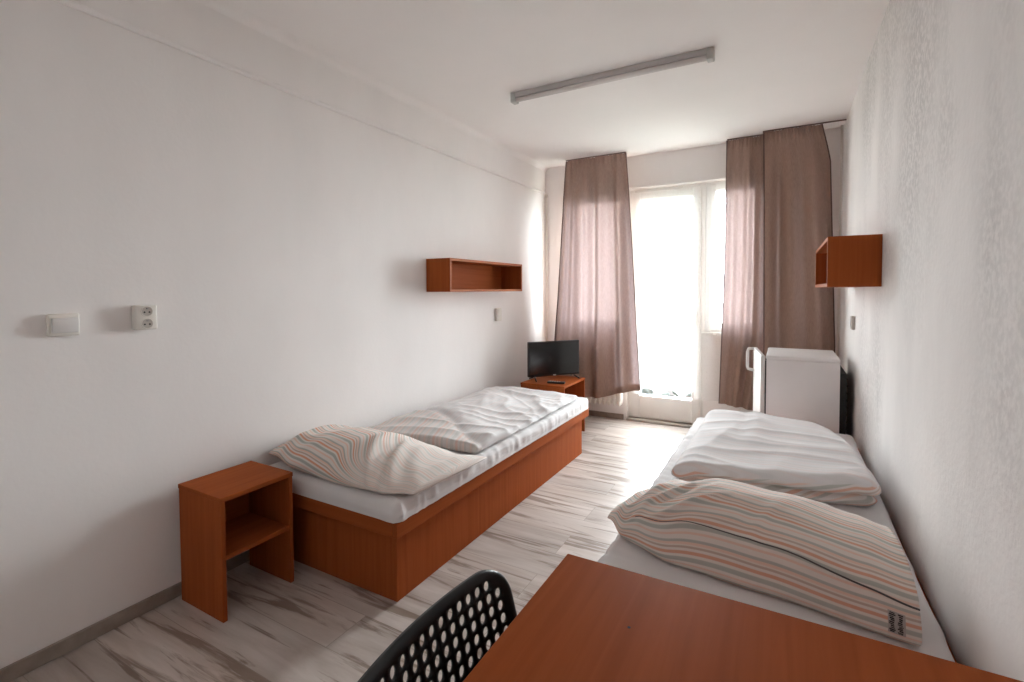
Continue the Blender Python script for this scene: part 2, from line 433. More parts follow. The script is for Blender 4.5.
def catmull(P, n):
    """resample a polyline of tuples with a Catmull-Rom spline, n points"""
    out = []; m = len(P) - 1
    for k in range(n):
        t = k / (n - 1) * m; i = min(int(t), m - 1); t -= i
        p0, p1, p2, p3 = P[max(i - 1, 0)], P[i], P[i + 1], P[min(i + 2, m)]
        out.append(tuple(0.5 * (2 * b + (c - a) * t + (2 * a - 5 * b + 4 * c - d) * t * t + (3 * b - a - 3 * c + d) * t ** 3) for a, b, c, d in zip(p0, p1, p2, p3)))
    return out
def soft_box(hx, hy, hz, r, n=(40, 80, 10)):
    """rounded box surface points: list of (p, normal) via callback grid; returns MB with cube-sphere topology"""
    bm = bmesh.new(); cache = {}
    def vert(p):
        key = tuple(round(c, 6) for c in p)
        if key not in cache:
            q = Vector((max(-hx + r, min(hx - r, p[0] * hx)), max(-hy + r, min(hy - r, p[1] * hy)), max(-hz + r, min(hz - r, p[2] * hz))))
            d = Vector((p[0] * hx, p[1] * hy, p[2] * hz)) - q
            cache[key] = bm.verts.new(q + (d.normalized() * r if d.length > 1e-9 else d))
        return cache[key]
    def edge_t(k, N, h):
        # denser samples near the edges so the rounding is smooth
        t = -1 + 2 * k / N
        return math.sin(t * PI / 2) * 0.35 + t * 0.65
    for ax in range(3):
        a, b = [(1, 2), (0, 2), (0, 1)][ax]
        na, nb = n[a], n[b]
        for s in (-1, 1):
            for i in range(na):
                for j in range(nb):
                    q = []
                    for di, dj in ((0, 0), (1, 0), (1, 1), (0, 1)):
                        p = [0, 0, 0]; p[ax] = s
                        p[a] = edge_t(i + di, na, 0); p[b] = edge_t(j + dj, nb, 0); q.append(vert(p))
                    try: bm.faces.new(q)
                    except ValueError: pass
    bmesh.ops.recalc_face_normals(bm, faces=bm.faces[:])
    bm.normal_update(); bm.verts.index_update()
    out = MB(); vs = [(v.co.copy(), v.normal.copy()) for v in bm.verts]
    fs = [[v.index for v in f.verts] for f in bm.faces]
    bm.free()
    return vs, fs

# ================================================================== SETTING
struct(sbox(-0.2, W + 0.2, YF - 0.2, 5.0, -0.12, 0.0), 'floor', M_FL, 'pale grey wood-look laminate floor with dark grain', 'floor')
struct(sbox(-0.2, W + 0.2, YF - 0.2, 5.0, H, H + 0.12), 'ceiling', M_CE, 'plain white painted ceiling', 'ceiling')
struct(sbox(-0.2, 0.0, YF - 0.2, 5.0, 0.0, H), 'wall_left', M_WL, 'white painted wall with switch, socket and long shelf', 'wall')
struct(sbox(W, W + 0.2, YF - 0.2, 5.0, 0.0, H), 'wall_right', M_WR, 'mottled white plaster wall beside the near bed', 'wall')
struct(sbox(0.0, W, YF - 0.2, YF, 0.0, H), 'wall_front', M_WL, 'white wall behind the viewer', 'wall')
wb = MB()
y0, y1 = YW, 5.0
wb.box(0, WINX[0], y0, y1, 0, H); wb.box(WINX[3], W, y0, y1, 0, H)
wb.box(WINX[0], WINX[3], y0, y1, ZT + 0.02, H)
wb.box(WINX[0], WINX[1], y0, y1, 0, ZS); wb.box(WINX[2], WINX[3], y0, y1, 0, ZS)
struct(wb, 'wall_back', M_WL, 'white window wall around the balcony door', 'wall')
tb = MB().box(0.0, 0.012, YF, 4.60, 2.268, H, 0.004)
tb.tube([(0.011, YF, 2.278), (0.011, 4.60, 2.278)], 0.012, 12)
RCV = 0.05
cv = []
for k in range(13):
    a = PI / 2 * k / 12
    cv.append((0.0115 + RCV * (1 - math.cos(a)), H - RCV + RCV * math.sin(a)))
cvv = []
for yy in (YF, YW - 0.002):
    cvv += [(x, yy, z) for x, z in cv] + [(0.0, yy, H - 0.0005)]
nn = len(cv) + 1
tb.add(cvv, [(k, k + 1, nn + k + 1, nn + k) for k in range(nn - 1)] + [(nn - 1, 0, nn, 2 * nn - 1), tuple(range(nn)), tuple(range(2 * nn - 1, nn - 1, -1))])
struct(tb, 'trim_1', M_WL, 'white ledge running along the top of left wall', 'trim', autosmooth=40)
for nm, a in (('baseboard_left', (0.0, 0.013, YF, YW, 0.0, 0.053)), ('baseboard_right', (W - 0.013, W, YF, YW, 0.0, 0.053)),
              ('baseboard_back', (0.013, WINX[1] - 0.03, YW - 0.013, YW, 0.0, 0.053)), ('baseboard_front', (0.013, W - 0.013, YF, YF + 0.013, 0, 0.053))):
    struct(sbox(*a, bev=0.003), nm, M_BASE, 'grey-brown laminate skirting, ' + nm.split('_')[1] + ' side', 'skirting board')

def frame_mb(x0, x1, z0, z1, ya, yb, w, wb_=None):
    f = MB(); wb_ = wb_ or w
    f.box(x0, x0 + w, ya, yb, z0, z1, 0.006); f.box(x1 - w, x1, ya, yb, z0, z1, 0.006)
    f.box(x0 + w, x1 - w, ya, yb, z1 - w, z1, 0.006); f.box(x0 + w, x1 - w, ya, yb, z0, z0 + wb_, 0.006)
    return f
def window_unit(name, label, x0, x1, z0, z1, w, wbot):
    root = thing(name, label, 'door' if name.startswith('door') else 'window', ((x0 + x1) / 2, 4.76, z0))
    root['kind'] = 'structure'
    lx0, lx1, lz1 = x0 - root.location.x, x1 - root.location.x, z1 - z0
    frame_mb(lx0, lx1, 0, lz1, -0.035, 0.035, 0.045).build('frame', M_PVC, root, autosmooth=40)
    frame_mb(lx0 + 0.035, lx1 - 0.035, 0.03, lz1 - 0.035, -0.06, 0.03, w, wbot).build('sash', M_PVC, root, autosmooth=40)
    sbox(lx0 + 0.03 + w, lx1 - 0.03 - w, -0.008, 0.008, 0.025 + wbot, lz1 - 0.03 - w).build('pane', M_GLASS, root)
    return root
window_unit('window_1', 'white framed window behind the left curtain', WINX[0], WINX[1], ZS, ZT + 0.02, 0.05, 0.06)
dr = window_unit('door_1', 'white glazed balcony door between the curtains', WINX[1], WINX[2], 0.0, ZT + 0.02, 0.075, 0.215)
hb = MB().box(0.262, 0.29, -0.075, -0.06, 0.98, 1.12, 0.004).tube([(0.276, -0.075, 1.06), (0.276, -0.11, 1.06), (0.276, -0.115, 1.05), (0.276, -0.115, 0.95)], 0.009, 10)
hb.build('handle', M_PVC, dr, smooth=True)
window_unit('window_2', 'white framed window behind the right curtain', WINX[2], WINX[3], ZS, ZT + 0.02, 0.05, 0.06)
for nm, a, b in (('trim_2', WINX[0], WINX[1]), ('trim_3', WINX[2], WINX[3])):
    struct(sbox(a - 0.02, b + (0.0 if nm == 'trim_2' else 0.02), YW - 0.03, 4.72, ZS - 0.01, ZS + 0.012, bev=0.006), nm, M_PVC,
           'white window sill ' + ('left' if nm == 'trim_2' else 'right') + ' of balcony door', 'window sill')
struct(sbox(WINX[1], WINX[2], YW - 0.02, 4.73, 0.0, 0.022, bev=0.004), 'trim_4', plain('threshold_strip', (0.42, 0.38, 0.34), 0.5), 'low threshold strip under balcony door', 'threshold')

# ================================================================== BEDS
def rbox(name, a, mat, parent, bev=0.0015):
    return MB().box(*a, bev=bev, seg=1).build(name, mat, parent)
def make_bed(label, x0, y0, wid, length, flip):
    root = thing('bed', label, 'bed', (x0, y0, 0), group='cherry wood beds')
    w, l = wid, length
    zt, zr = 0.352, 0.291; d = 0.042; t = 0.022
    # the box below, set back under the rim on the open sides
    xa, xb = (0.012, w - d) if not flip else (d, w - 0.012)
    b = MB()
    b.box(xb - t, xb, d, l - d, 0, zr + 0.02); b.box(xa, xa + t, d, l - d, 0, zr + 0.02)
    b.build('side_panel', WY, root) if False else None
    rbox('side_panel', (xb - t, xb, d, l - d, 0, zr + 0.012), WZ, root)
    rbox('side_panel', (xa, xa + t, d, l - d, 0, zr + 0.012), WZ, root)
    rbox('end_panel', (xa + t, xb - t, d, d + t, 0, zr + 0.012), WZ, root)
    rbox('end_panel', (xa + t, xb - t, l - d - t, l - d, 0, zr + 0.012), WZ, root)
    rbox('side_rail', (w - t, w, 0, l, zr, zt), WY, root)
    rbox('side_rail', (0, t, 0, l, zr, zt), WY, root)
    rbox('end_rail', (t, w - t, 0, t, zr, zt), WX, root)
    rbox('end_rail', (t, w - t, l - t, l, zr, zt), WX, root)
    rbox('bed_base', (t, w - t, t, l - t, zr + 0.012, zr + 0.028), WX, root)
    return root
BX, BY, BL = 0.8809, 1.4221, 2.152
make_bed('cherry wood box bed along the left wall, by the low nightstand', 0.004, BY, BX - 0.004, BL, False)
B2X0 = 1.70
make_bed('cherry wood box bed along the right wall, behind the desk', B2X0 - 0.01, 1.235, W - 0.006 - B2X0 + 0.01, 2.155, True)

def make_mattress(label, x0, x1, y0, y1, z0, z1, seed, scrunch):
    hx, hy, hz = (x1 - x0) / 2, (y1 - y0) / 2, (z1 - z0) / 2
    vs, fs = soft_box(hx, hy, hz, 0.033, (60, 170, 14))
    out = []
    for p, n in vs:
        p = p.copy()
        if p.z < 0:
            qx, qy = max(-hx + 0.033, min(hx - 0.033, p.x)), max(-hy + 0.033, min(hy - 0.033, p.y))
            l = math.hypot(p.x - qx, p.y - qy)
            if l > 1e-6: p.x, p.y = qx + (p.x - qx) / l * 0.033, qy + (p.y - qy) / l * 0.033
        q = p.copy()
        side = 1 - abs(n.z)
        k = (0.002 * nz(p.x * 3, p.y * 2, seed) - 0.002) * (1 if n.z > 0 else 0.3)
        # fitted sheet gathers along the long open side and the corners
        s = scrunch * hx
        near = math.exp(-((p.x - s) / 0.10) ** 2) * (0.35 + 0.65 * math.exp(-((p.y + hy) / 0.22) ** 2))
        k += 0.016 * near * (ridge(p.y * 17 + p.x * 6, p.x * 3 + p.z * 4, seed + 3, 1.3) - 0.45) * (1 if n.z > -0.3 else 0.3)
        k += 0.006 * side * (ridge(p.y * 3.2, p.z * 9 + p.x, seed + 9, 2) - 0.3)
        q += n * k
        if p.z < -hz * 0.5: q.z = max(q.z, -hz + (p.z + hz) * 0.5)
        elif n.z < 0.5 and abs(n.z) < 0.9: q.z += 0.004 * nz(p.y * 6, p.x * 6, seed)
        out.append(q)
    m = MB(); m.add(out, fs)
    o = m.build('mattress', M_SHEET, loc=((x0 + x1) / 2, (y0 + y1) / 2, (z0 + z1) / 2), smooth=True)
    return tag(o, label, 'mattress', 'white sheeted mattresses')
ZM = 0.436
make_mattress('white sheeted mattress on the bed by the left wall', 0.02, BX + 0.007, BY - 0.007, BY + BL - 0.002, 0.3535, ZM, 1.3, 1)
make_mattress('white sheeted mattress on the bed by the right wall', B2X0 + 0.0, W - 0.03, 1.24, 3.385, 0.3535, ZM, 5.1, -1)

# ================================================================== PILLOWS
def gauss_line(px, py, ax, ay, bx, by, w):
    """gaussian ridge along a segment, fading at its ends"""
    dx, dy = bx - ax, by - ay; L2 = dx * dx + dy * dy
    t = ((px - ax) * dx + (py - ay) * dy) / L2
    tc = max(0, min(1, t)); ex, ey = px - ax - tc * dx, py - ay - tc * dy
    return math.exp(-(ex * ex + ey * ey) / (w * w)) * (math.sin(PI * (0.15 + 0.7 * tc)))
def make_pillow(mat, label, near, ndir, depth, height, lift, prof, folds, seed, vskew, nu=110, nv=72, cap_bulge=0.015, seam=None):
    """loft across s (0 wall/left end .. 1 right end); prof: (n, z) loop of the cross-section, both 0..1"""
    loop = catmull(prof, nv + 1)
    arc = [0.0]
    for a, b in zip(loop, loop[1:]): arc.append(arc[-1] + math.hypot((b[0] - a[0]) * 0.55, (b[1] - a[1]) * 0.18))
    m = MB()
    def P(s, j):
        n_, z_ = loop[j]
        nx, ny = near(s); dx, dy = ndir(s); D = depth(s); hh = height(s)
        x = nx + dx * D * n_; y = ny + dy * D * n_; z = ZM + 0.004 + lift(s) + hh * z_
        v = arc[j]
        w = 0.0
        top = sm((z_ - 0.15) / 0.4)
        for (ax, ay, bx, by, wd_, am) in folds: w += am * gauss_line(s, v, ax, ay, bx, by, wd_)
        w += 0.007 * nz(s * 3, v * 4, seed) + 0.004 * (ridge(s * 2.2 + v * 2, v * 4, seed + 4, 2.2) - 0.3) * top
        c = (n_ - 0.5)
        out = Vector((dx * c * 0.8, dy * c * 0.8, z_ - 0.35)).normalized()
        return Vector((x, y, z)) + out * w
    ring = []
    for i in range(nu + 1):
        s = i / nu; ring.append([P(s, j) for j in range(nv)])
    vs = [p for R in ring for p in R]; fs = []; us = []
    for i in range(nu):
        for j in range(nv):
            j2 = (j + 1) % nv
            fs.append((i * nv + j, i * nv + j2, (i + 1) * nv + j2, (i + 1) * nv + j))
            q = []
            for (a, b) in ((i, j), (i, j + 1), (i + 1, j + 1), (i + 1, j)):
                s = a / nu; v = arc[b]
                q.append((s * 0.85, v + vskew(s, v)))
            us.append(q)
    base = len(vs)
    for e, i in ((0, 0), (1, nu)):
        c = sum(ring[i], Vector()) / nv
        d = (ring[nu][0] - ring[0][0]).normalized() * (cap_bulge if e else -cap_bulge)
        prev = i * nv
        for k, f in enumerate((0.66, 0.33)):
            st = len(vs)
            for j in range(nv): vs.append(c + (ring[i][j] - c) * f + d * (1 - f * f))
            for j in range(nv):
                j2 = (j + 1) % nv
                fs.append((prev + j, prev + j2, st + j2, st + j) if e == 0 else (prev + j2, prev + j, st + j, st + j2))
                us.append([(e * .85, arc[j]), (e * .85, arc[j + 1]), (e * .85, arc[j + 1]), (e * .85, arc[j])])
            prev = st
        vs.append(c + d); ci = len(vs) - 1
        for j in range(nv):
            fs.append((prev + j, prev + (j + 1) % nv, ci)); us.append([(e * .85, arc[j]), (e * .85, arc[j + 1]), (e * .85, arc[j])])
    k0 = len(m.f); m.add(vs, fs)
    for k, q in enumerate(us): m.uv[k0 + k] = q
    o = m.build('pillow', mat, smooth=True)
    tag(o, label, 'pillow', 'striped pillows')
    return o, ring, loop

PR = [(0.03, 0.0), (0.0, 0.12), (-0.01, 0.3), (0.03, 0.52), (0.10, 0.72), (0.24, 0.92), (0.42, 1.0), (0.62, 0.92), (0.8, 0.68), (0.94, 0.36), (1.0, 0.12), (0.97, 0.0), (0.7, -0.0), (0.35, -0.0), (0.03, 0.0)]
# pillow on the left bed: from the wall (s = 0) to the open side (s = 1)
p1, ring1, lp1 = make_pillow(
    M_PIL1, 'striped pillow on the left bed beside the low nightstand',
    near=lambda s: (lerp(0.02, 0.90, s), interp([(0, 1.47), (0.25, 1.44), (0.55, 1.425), (0.85, 1.435), (1, 1.50)], s)),
    ndir=lambda s: (0.04 * s, 1.0), depth=lambda s: interp([(0, 0.50), (0.6, 0.53), (1, 0.52)], s),
    height=lambda s: interp([(0, 0.05), (0.12, 0.115), (0.35, 0.150), (0.55, 0.152), (0.78, 0.112), (0.93, 0.062), (1, 0.035)], s),
    lift=lambda s: 0.03 * (1 - sm(s / 0.25)),
    prof=PR,
    folds=[(0.80, 0.06, 0.60, 0.40, 0.028, 0.020), (0.92, 0.06, 0.72, 0.42, 0.024, 0.020), (0.86, 0.10, 0.67, 0.42, 0.020, -0.014), (0.88, 0.05, 0.74, 0.34, 0.012, 0.012), (0.83, 0.05, 0.58, 0.36, 0.012, 0.012), (0.78, 0.05, 0.70, 0.30, 0.012, -0.008),
           (0.97, 0.16, 0.80, 0.45, 0.03, 0.010), (0.10, 0.10, 0.45, 0.25, 0.03, 0.007), (0.05, 0.2, 0.4, 0.36, 0.03, 0.006)],
    seed=2.2, vskew=lambda s, v: 0.16 * s + 0.16 * sm((s - 0.5) / 0.25) * sm(v / 0.2))

PR2 = [(0.02, 0.0), (-0.012, 0.14), (-0.005, 0.32), (0.02, 0.5), (0.055, 0.68), (0.16, 0.87), (0.36, 1.0), (0.58, 0.95), (0.78, 0.72), (0.93, 0.4), (1.0, 0.12), (0.97, 0.0), (0.7, -0.0), (0.35, -0.0), (0.02, 0.0)]
p2, ring2, lp2 = make_pillow(
    M_PIL, 'striped pillow on the right bed with a small dark printed label',
    near=lambda s: (lerp(1.665, 2.485, s), interp([(0, 1.65), (0.1, 1.555), (0.3, 1.49), (0.6, 1.465), (1, 1.415)], s)),
    ndir=lambda s: (0.35 * (1 - s) - 0.04 * s, 0.97), depth=lambda s: interp([(0, 0.34), (0.2, 0.44), (0.5, 0.5), (1, 0.54)], s),
    height=lambda s: interp([(0, 0.035), (0.06, 0.09), (0.17, 0.165), (0.36, 0.205), (0.62, 0.195), (0.88, 0.172), (1, 0.155)], s),
    lift=lambda s: 0.018 * (1 - sm(s / 0.16)),
    prof=PR2,
    folds=[(0.12, 0.12, 0.30, 0.36, 0.014, 0.014), (0.16, 0.10, 0.46, 0.28, 0.013, 0.015), (0.08, 0.10, 0.36, 0.34, 0.014, -0.012), (0.05, 0.16, 0.22, 0.36, 0.02, 0.010),
           (0.20, 0.09, 0.50, 0.18, 0.02, 0.010), (0.55, 0.12, 0.62, 0.30, 0.02, 0.007), (0.66, 0.12, 0.90, 0.26, 0.04, 0.006), (0.3, 0.3, 0.75, 0.28, 0.04, 0.006)],
    seed=8.4, vskew=lambda s, v: -0.02 * s + 0.015 * math.sin(s * 9) * (1 - s))
# the cord-like edge of the pillowcase flap and the printed label, both lying on the near face
def near_face(ring, s, j, off):
    i = s * (len(ring) - 1); a = int(i); t = i - a; b = min(a + 1, len(ring) - 1)
    j0 = int(j); tj = j - j0
    p = ring[a][j0].lerp(ring[a][j0 + 1], tj).lerp(ring[b][j0].lerp(ring[b][j0 + 1], tj), t)
    return p + Vector((-0.15, -1.0, 0.25)).normalized() * off
JS = 16.6
sd = MB().tube([near_face(ring2, 0.14 + 0.86 * k / 50, JS + 3.6 * math.sin(PI * min(1.0, (1 - k / 50) * 0.85)), 0.0008) for k in range(51)], [0.0012 + 0.0012 * sm(k / 50) for k in range(51)], 8)
o = sd.build('flap_seam', M_SEAM, p2, smooth=True)
lb = MB()
def lpt(u, v, off=0.0022): return near_face(ring2, lerp(0.925, 0.965, u), lerp(13.2, 5.2, v), off)
lb.grid(lambda u, v: lpt(u, v), 8, 12)
o = lb.build('label', M_LABELW, p2, smooth=True); o['label'] = 'small dark printed label on the pillow'
lm = MB(); random.seed(3)
for c0, c1 in ((0.06, 0.44), (0.54, 0.92)):
    v = 0.05
    while v < 0.93:
        dv_ = random.uniform(0.035, 0.075); ca = c0 + random.uniform(0, 0.10); cb = c1 - random.uniform(0, 0.12)
        lm.grid(lambda a, b: lpt(lerp(ca, cb, a), lerp(v, min(0.96, v + dv_), b), 0.003), 3, 2)
        v += dv_ + random.uniform(0.012, 0.03)
lm.build('print', M_LABEL, o, smooth=True)

# ================================================================== DUVETS
def quad_map(NL, NR, FR, FL):
    def f(u, v):
        a = (lerp(NL[0], NR[0], u), lerp(NL[1], NR[1], u)); b = (lerp(FL[0], FR[0], u), lerp(FL[1], FR[1], u))
        return lerp(a[0], b[0], v), lerp(a[1], b[1], v)
    return f
# folded duvet on the right bed
def duvet_right():
    hx, hy, hz = 0.33, 0.52, 0.062
    vs, fs = soft_box(hx, hy, hz, 0.05, (60, 90, 20))
    qm = quad_map((1.795, 2.03), (2.53, 2.205), (2.45, 3.07), (1.80, 3.13))
    out = []; uvs = []
    for p, n in vs:
        u, v = (p.x / hx + 1) / 2, (p.y / hy + 1) / 2
        x, y = qm(u, v)
        side = max(0, 1 - abs(n.z) * 1.2)
        z = p.z + hz
        k = 0.0
        # folded layers: a groove round the near and right sides
        g = math.exp(-((z - 0.058 - 0.012 * math.sin(u * 5)) / 0.011) ** 2)
        lay = side * g * (sm((0.15 - v) / 0.1) + sm((u - 0.9) / 0.08))
        k -= 0.035 * min(1, lay)
        if z < 0.055 and v < 0.3: y += 0.03 * sm((u - 0.5) / 0.4) * (1 if n.y < 0 else 0)
        topw = sm(n.z)
        h = 0.012 * nz(x * 2.3, y * 2.0, 3) + 0.009 * (ridge(x * 3.1 + 0.5 * y, y * 1.3, 7, 1.8) - 0.35) + 0.007 * (ridge(x * 2, y * 6, 17, 2) - 0.3)
        h += 0.008 * math.exp(-((u - 0.42) / 0.07) ** 2) * sm((v - 0.2) / 0.3) - 0.006 * math.exp(-((u - 0.33) / 0.05) ** 2) * sm((v - 0.3) / 0.3)
        h -= 0.035 * sm((u - 0.8) / 0.2) * sm((v - 0.55) / 0.45) + 0.012 * sm((0.18 - u) / 0.18)
        q = Vector((x, y, ZM + 0.002 + z + h * (0.25 + 0.75 * sm(z / 0.1)) * (1 if z > 0.02 else 0.3)))
        q += n * k
        if n.z < -0.3: q.z = max(q.z, ZM + 0.001)
        out.append(q); uvs.append((x, y * 0.7 + (0.11 - z) * 0.9 * (1 - topw)))
    m = MB(); m.add(out, fs, 0, uvs)
    # a second material shows the bold stripes on the folded front edge
    for i, f in enumerate(m.f):
        c = sum((vs[k][1] for k in f), Vector()) / len(f)
        if c.z < 0.45 and (c.y < -0.2): m.mi[i] = 1
    o = m.build('duvet', [M_DUV, M_DUVE], smooth=True)
    return tag(o, 'folded white duvet lying on the bed by the right wall', 'duvet', 'folded duvets')
duvet_right()
def duvet_left():
    hx, hy, hz = 0.40, 0.74, 0.026
    vs, fs = soft_box(hx, hy, hz, 0.024, (80, 150, 10))
    qm = quad_map((0.05, 1.985), (0.855, 2.03), (0.845, 3.46), (0.10, 3.44))
    out = []; uvs = []
    for p, n in vs:
        u, v = (p.x / hx + 1) / 2, (p.y / hy + 1) / 2
        x, y = qm(u, v)
        z = p.z + hz
        # two folded zones meeting in a slanting crease
        cr = v - (0.40 - 0.34 * u + 0.03 * math.sin(u * 5))
        body = 0.008 * sm(cr / 0.10) * sm((1.12 - v) / 0.35) + 0.008 * math.exp(-((cr + 0.14) / 0.10) ** 2)
        body -= 0.012 * math.exp(-(cr / 0.025) ** 2)
        h = body + 0.010 * nz(x * 3.0, y * 2.2, 31)
        def fold(ang, la, lc, sd_):
            ca, sa = math.cos(ang), math.sin(ang)
            al, ac = x * ca + y * sa, -x * sa + y * ca
            return ridge(al * la + 0.25 * nz(x * 3, y * 3, sd_), ac * lc + 0.5 * nz(x * 2.5, y * 2.5, sd_ + 5), sd_, 1.4) - 0.4
        far = sm(cr / 0.12)
        h += far * (0.013 * fold(-0.45, 1.3, 4.2, 41) + 0.009 * fold(0.15, 1.6, 6.5, 61) + 0.005 * fold(-0.9, 2.5, 9, 71))
        h += (1 - far) * 0.010 * fold(0.2, 1.5, 5, 52)
        # slopes down to the open side, crest nearer the wall
        h -= 0.030 * sm((u - 0.35) / 0.65) * sm((v - 0.1) / 0.3)
        h -= 0.022 * sm((0.25 - u) / 0.25)
        q = Vector((x, y, ZM + 0.002 + z + h * sm(z / 0.04)))
        if n.x > 0.3: q.x += 0.010 * nz(y * 7, z * 10, 3)
        out.append(q); uvs.append((y, x * 0.75 + 0.3 * y * (1 if cr < 0 else 0.0)))
    m = MB(); m.add(out, fs, 0, uvs)
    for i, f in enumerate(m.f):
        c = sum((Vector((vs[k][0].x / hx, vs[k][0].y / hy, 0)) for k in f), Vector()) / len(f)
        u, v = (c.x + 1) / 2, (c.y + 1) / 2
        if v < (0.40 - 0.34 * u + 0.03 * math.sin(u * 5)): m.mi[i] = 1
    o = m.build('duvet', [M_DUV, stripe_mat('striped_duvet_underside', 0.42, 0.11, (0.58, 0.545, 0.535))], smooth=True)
    return tag(o, 'rumpled white duvet lying on the bed by the left wall', 'duvet', 'folded duvets')
duvet_left()

# ================================================================== NIGHTSTANDS, SHELVES, DESK
def make_nightstand(label, loc, dx, dy, h, rz=0.0):
    r = thing('nightstand', label, 'nightstand', loc, rz, 'open cherry nightstands')
    t = 0.018
    rbox('side_panel', (0, dx - 0.002, 0, t, 0, h - t), WZ, r); rbox('side_panel', (0, dx - 0.002, dy - t, dy, 0, h - t), WZ, r)
    rbox('top', (-0.002, dx, -0.002, dy + 0.002, h - t, h), WY, r)
    rbox('shelf', (0.006, dx - 0.006, t, dy - t, h * 0.485, h * 0.485 + t), WY, r)
    rbox('back_panel', (0.0, 0.006, t, dy - t, h * 0.485, h - t), WY, r)
    return r
make_nightstand('small open cherry nightstand in front of left bed, nothing on it', (0.047, 1.047, 0), 0.2965, 0.31, 0.4845)
make_nightstand('open cherry nightstand under the television in the far corner', (0.248, 3.632, 0), 0.40, 0.475, 0.4845)
def make_shelf(label, loc, depth, length, h, side):
    """side +1 opens to +x, -1 to -x; loc at the wall, near bottom corner"""
    r = thing('wall_shelf', label, 'shelf', loc, 0, 'open box wall shelves')
    t = 0.017
    def X(a, b): return (a, b) if side > 0 else (-b, -a)
    rbox('side_panel', X(0, depth) + (0, t, 0, h), WZ, r); rbox('side_panel', X(0, depth) + (length - t, length, 0, h), WZ, r)
    rbox('top_panel', X(0, depth) + (t, length - t, h - t, h), WY, r); rbox('bottom_panel', X(0, depth) + (t, length - t, 0, t), WY, r)
    rbox('back_panel', X(0.001, 0.008) + (t, length - t, t, h - t), WY, r)
    e = MB(); d = 0.0012
    a, b = X(depth, depth + d)
    e.box(a, b, 0, length, 0, t); e.box(a, b, 0, length, h - t, h); e.box(a, b, 0, t, t, h - t); e.box(a, b, length - t, length, t, h - t)
    o = e.build('edge_band', M_EDGE, r); o['label'] = 'lighter edging around the shelf opening'
    return r
make_shelf('long open cherry box shelf on the left wall above the bed', (0.0005, 2.695, 1.261), 0.206, 1.045, 0.232, 1)
make_shelf('cherry box shelf on the right wall above the fridge', (W - 0.0005, 2.776, 1.2805), 0.21, 1.035, 0.24, -1)

desk = thing('desk', 'cherry desk top in the foreground by the right wall', 'desk', (1.8316, -0.42, 0))
rbox('desktop', (0, W - 0.006 - 1.8316, 0, 1.30, 0.725, 0.75), WY, desk, 0.002)
rbox('side_panel', (0.05, W - 0.03 - 1.8316, 1.255, 1.277, 0, 0.725), WZ, desk)
rbox('side_panel', (0.05, W - 0.03 - 1.8316, 0.02, 0.042, 0, 0.725), WZ, desk)
rbox('modesty_panel', (W - 0.09 - 1.8316, W - 0.07 - 1.8316, 0.042, 1.255, 0.35, 0.725), WY, desk)

o = MB().tube([(0.166, 1.148, 0.7498), (0.166, 1.148, 0.7503)], 0.0025, 10).build('screw_hole', M_DARK, desk)

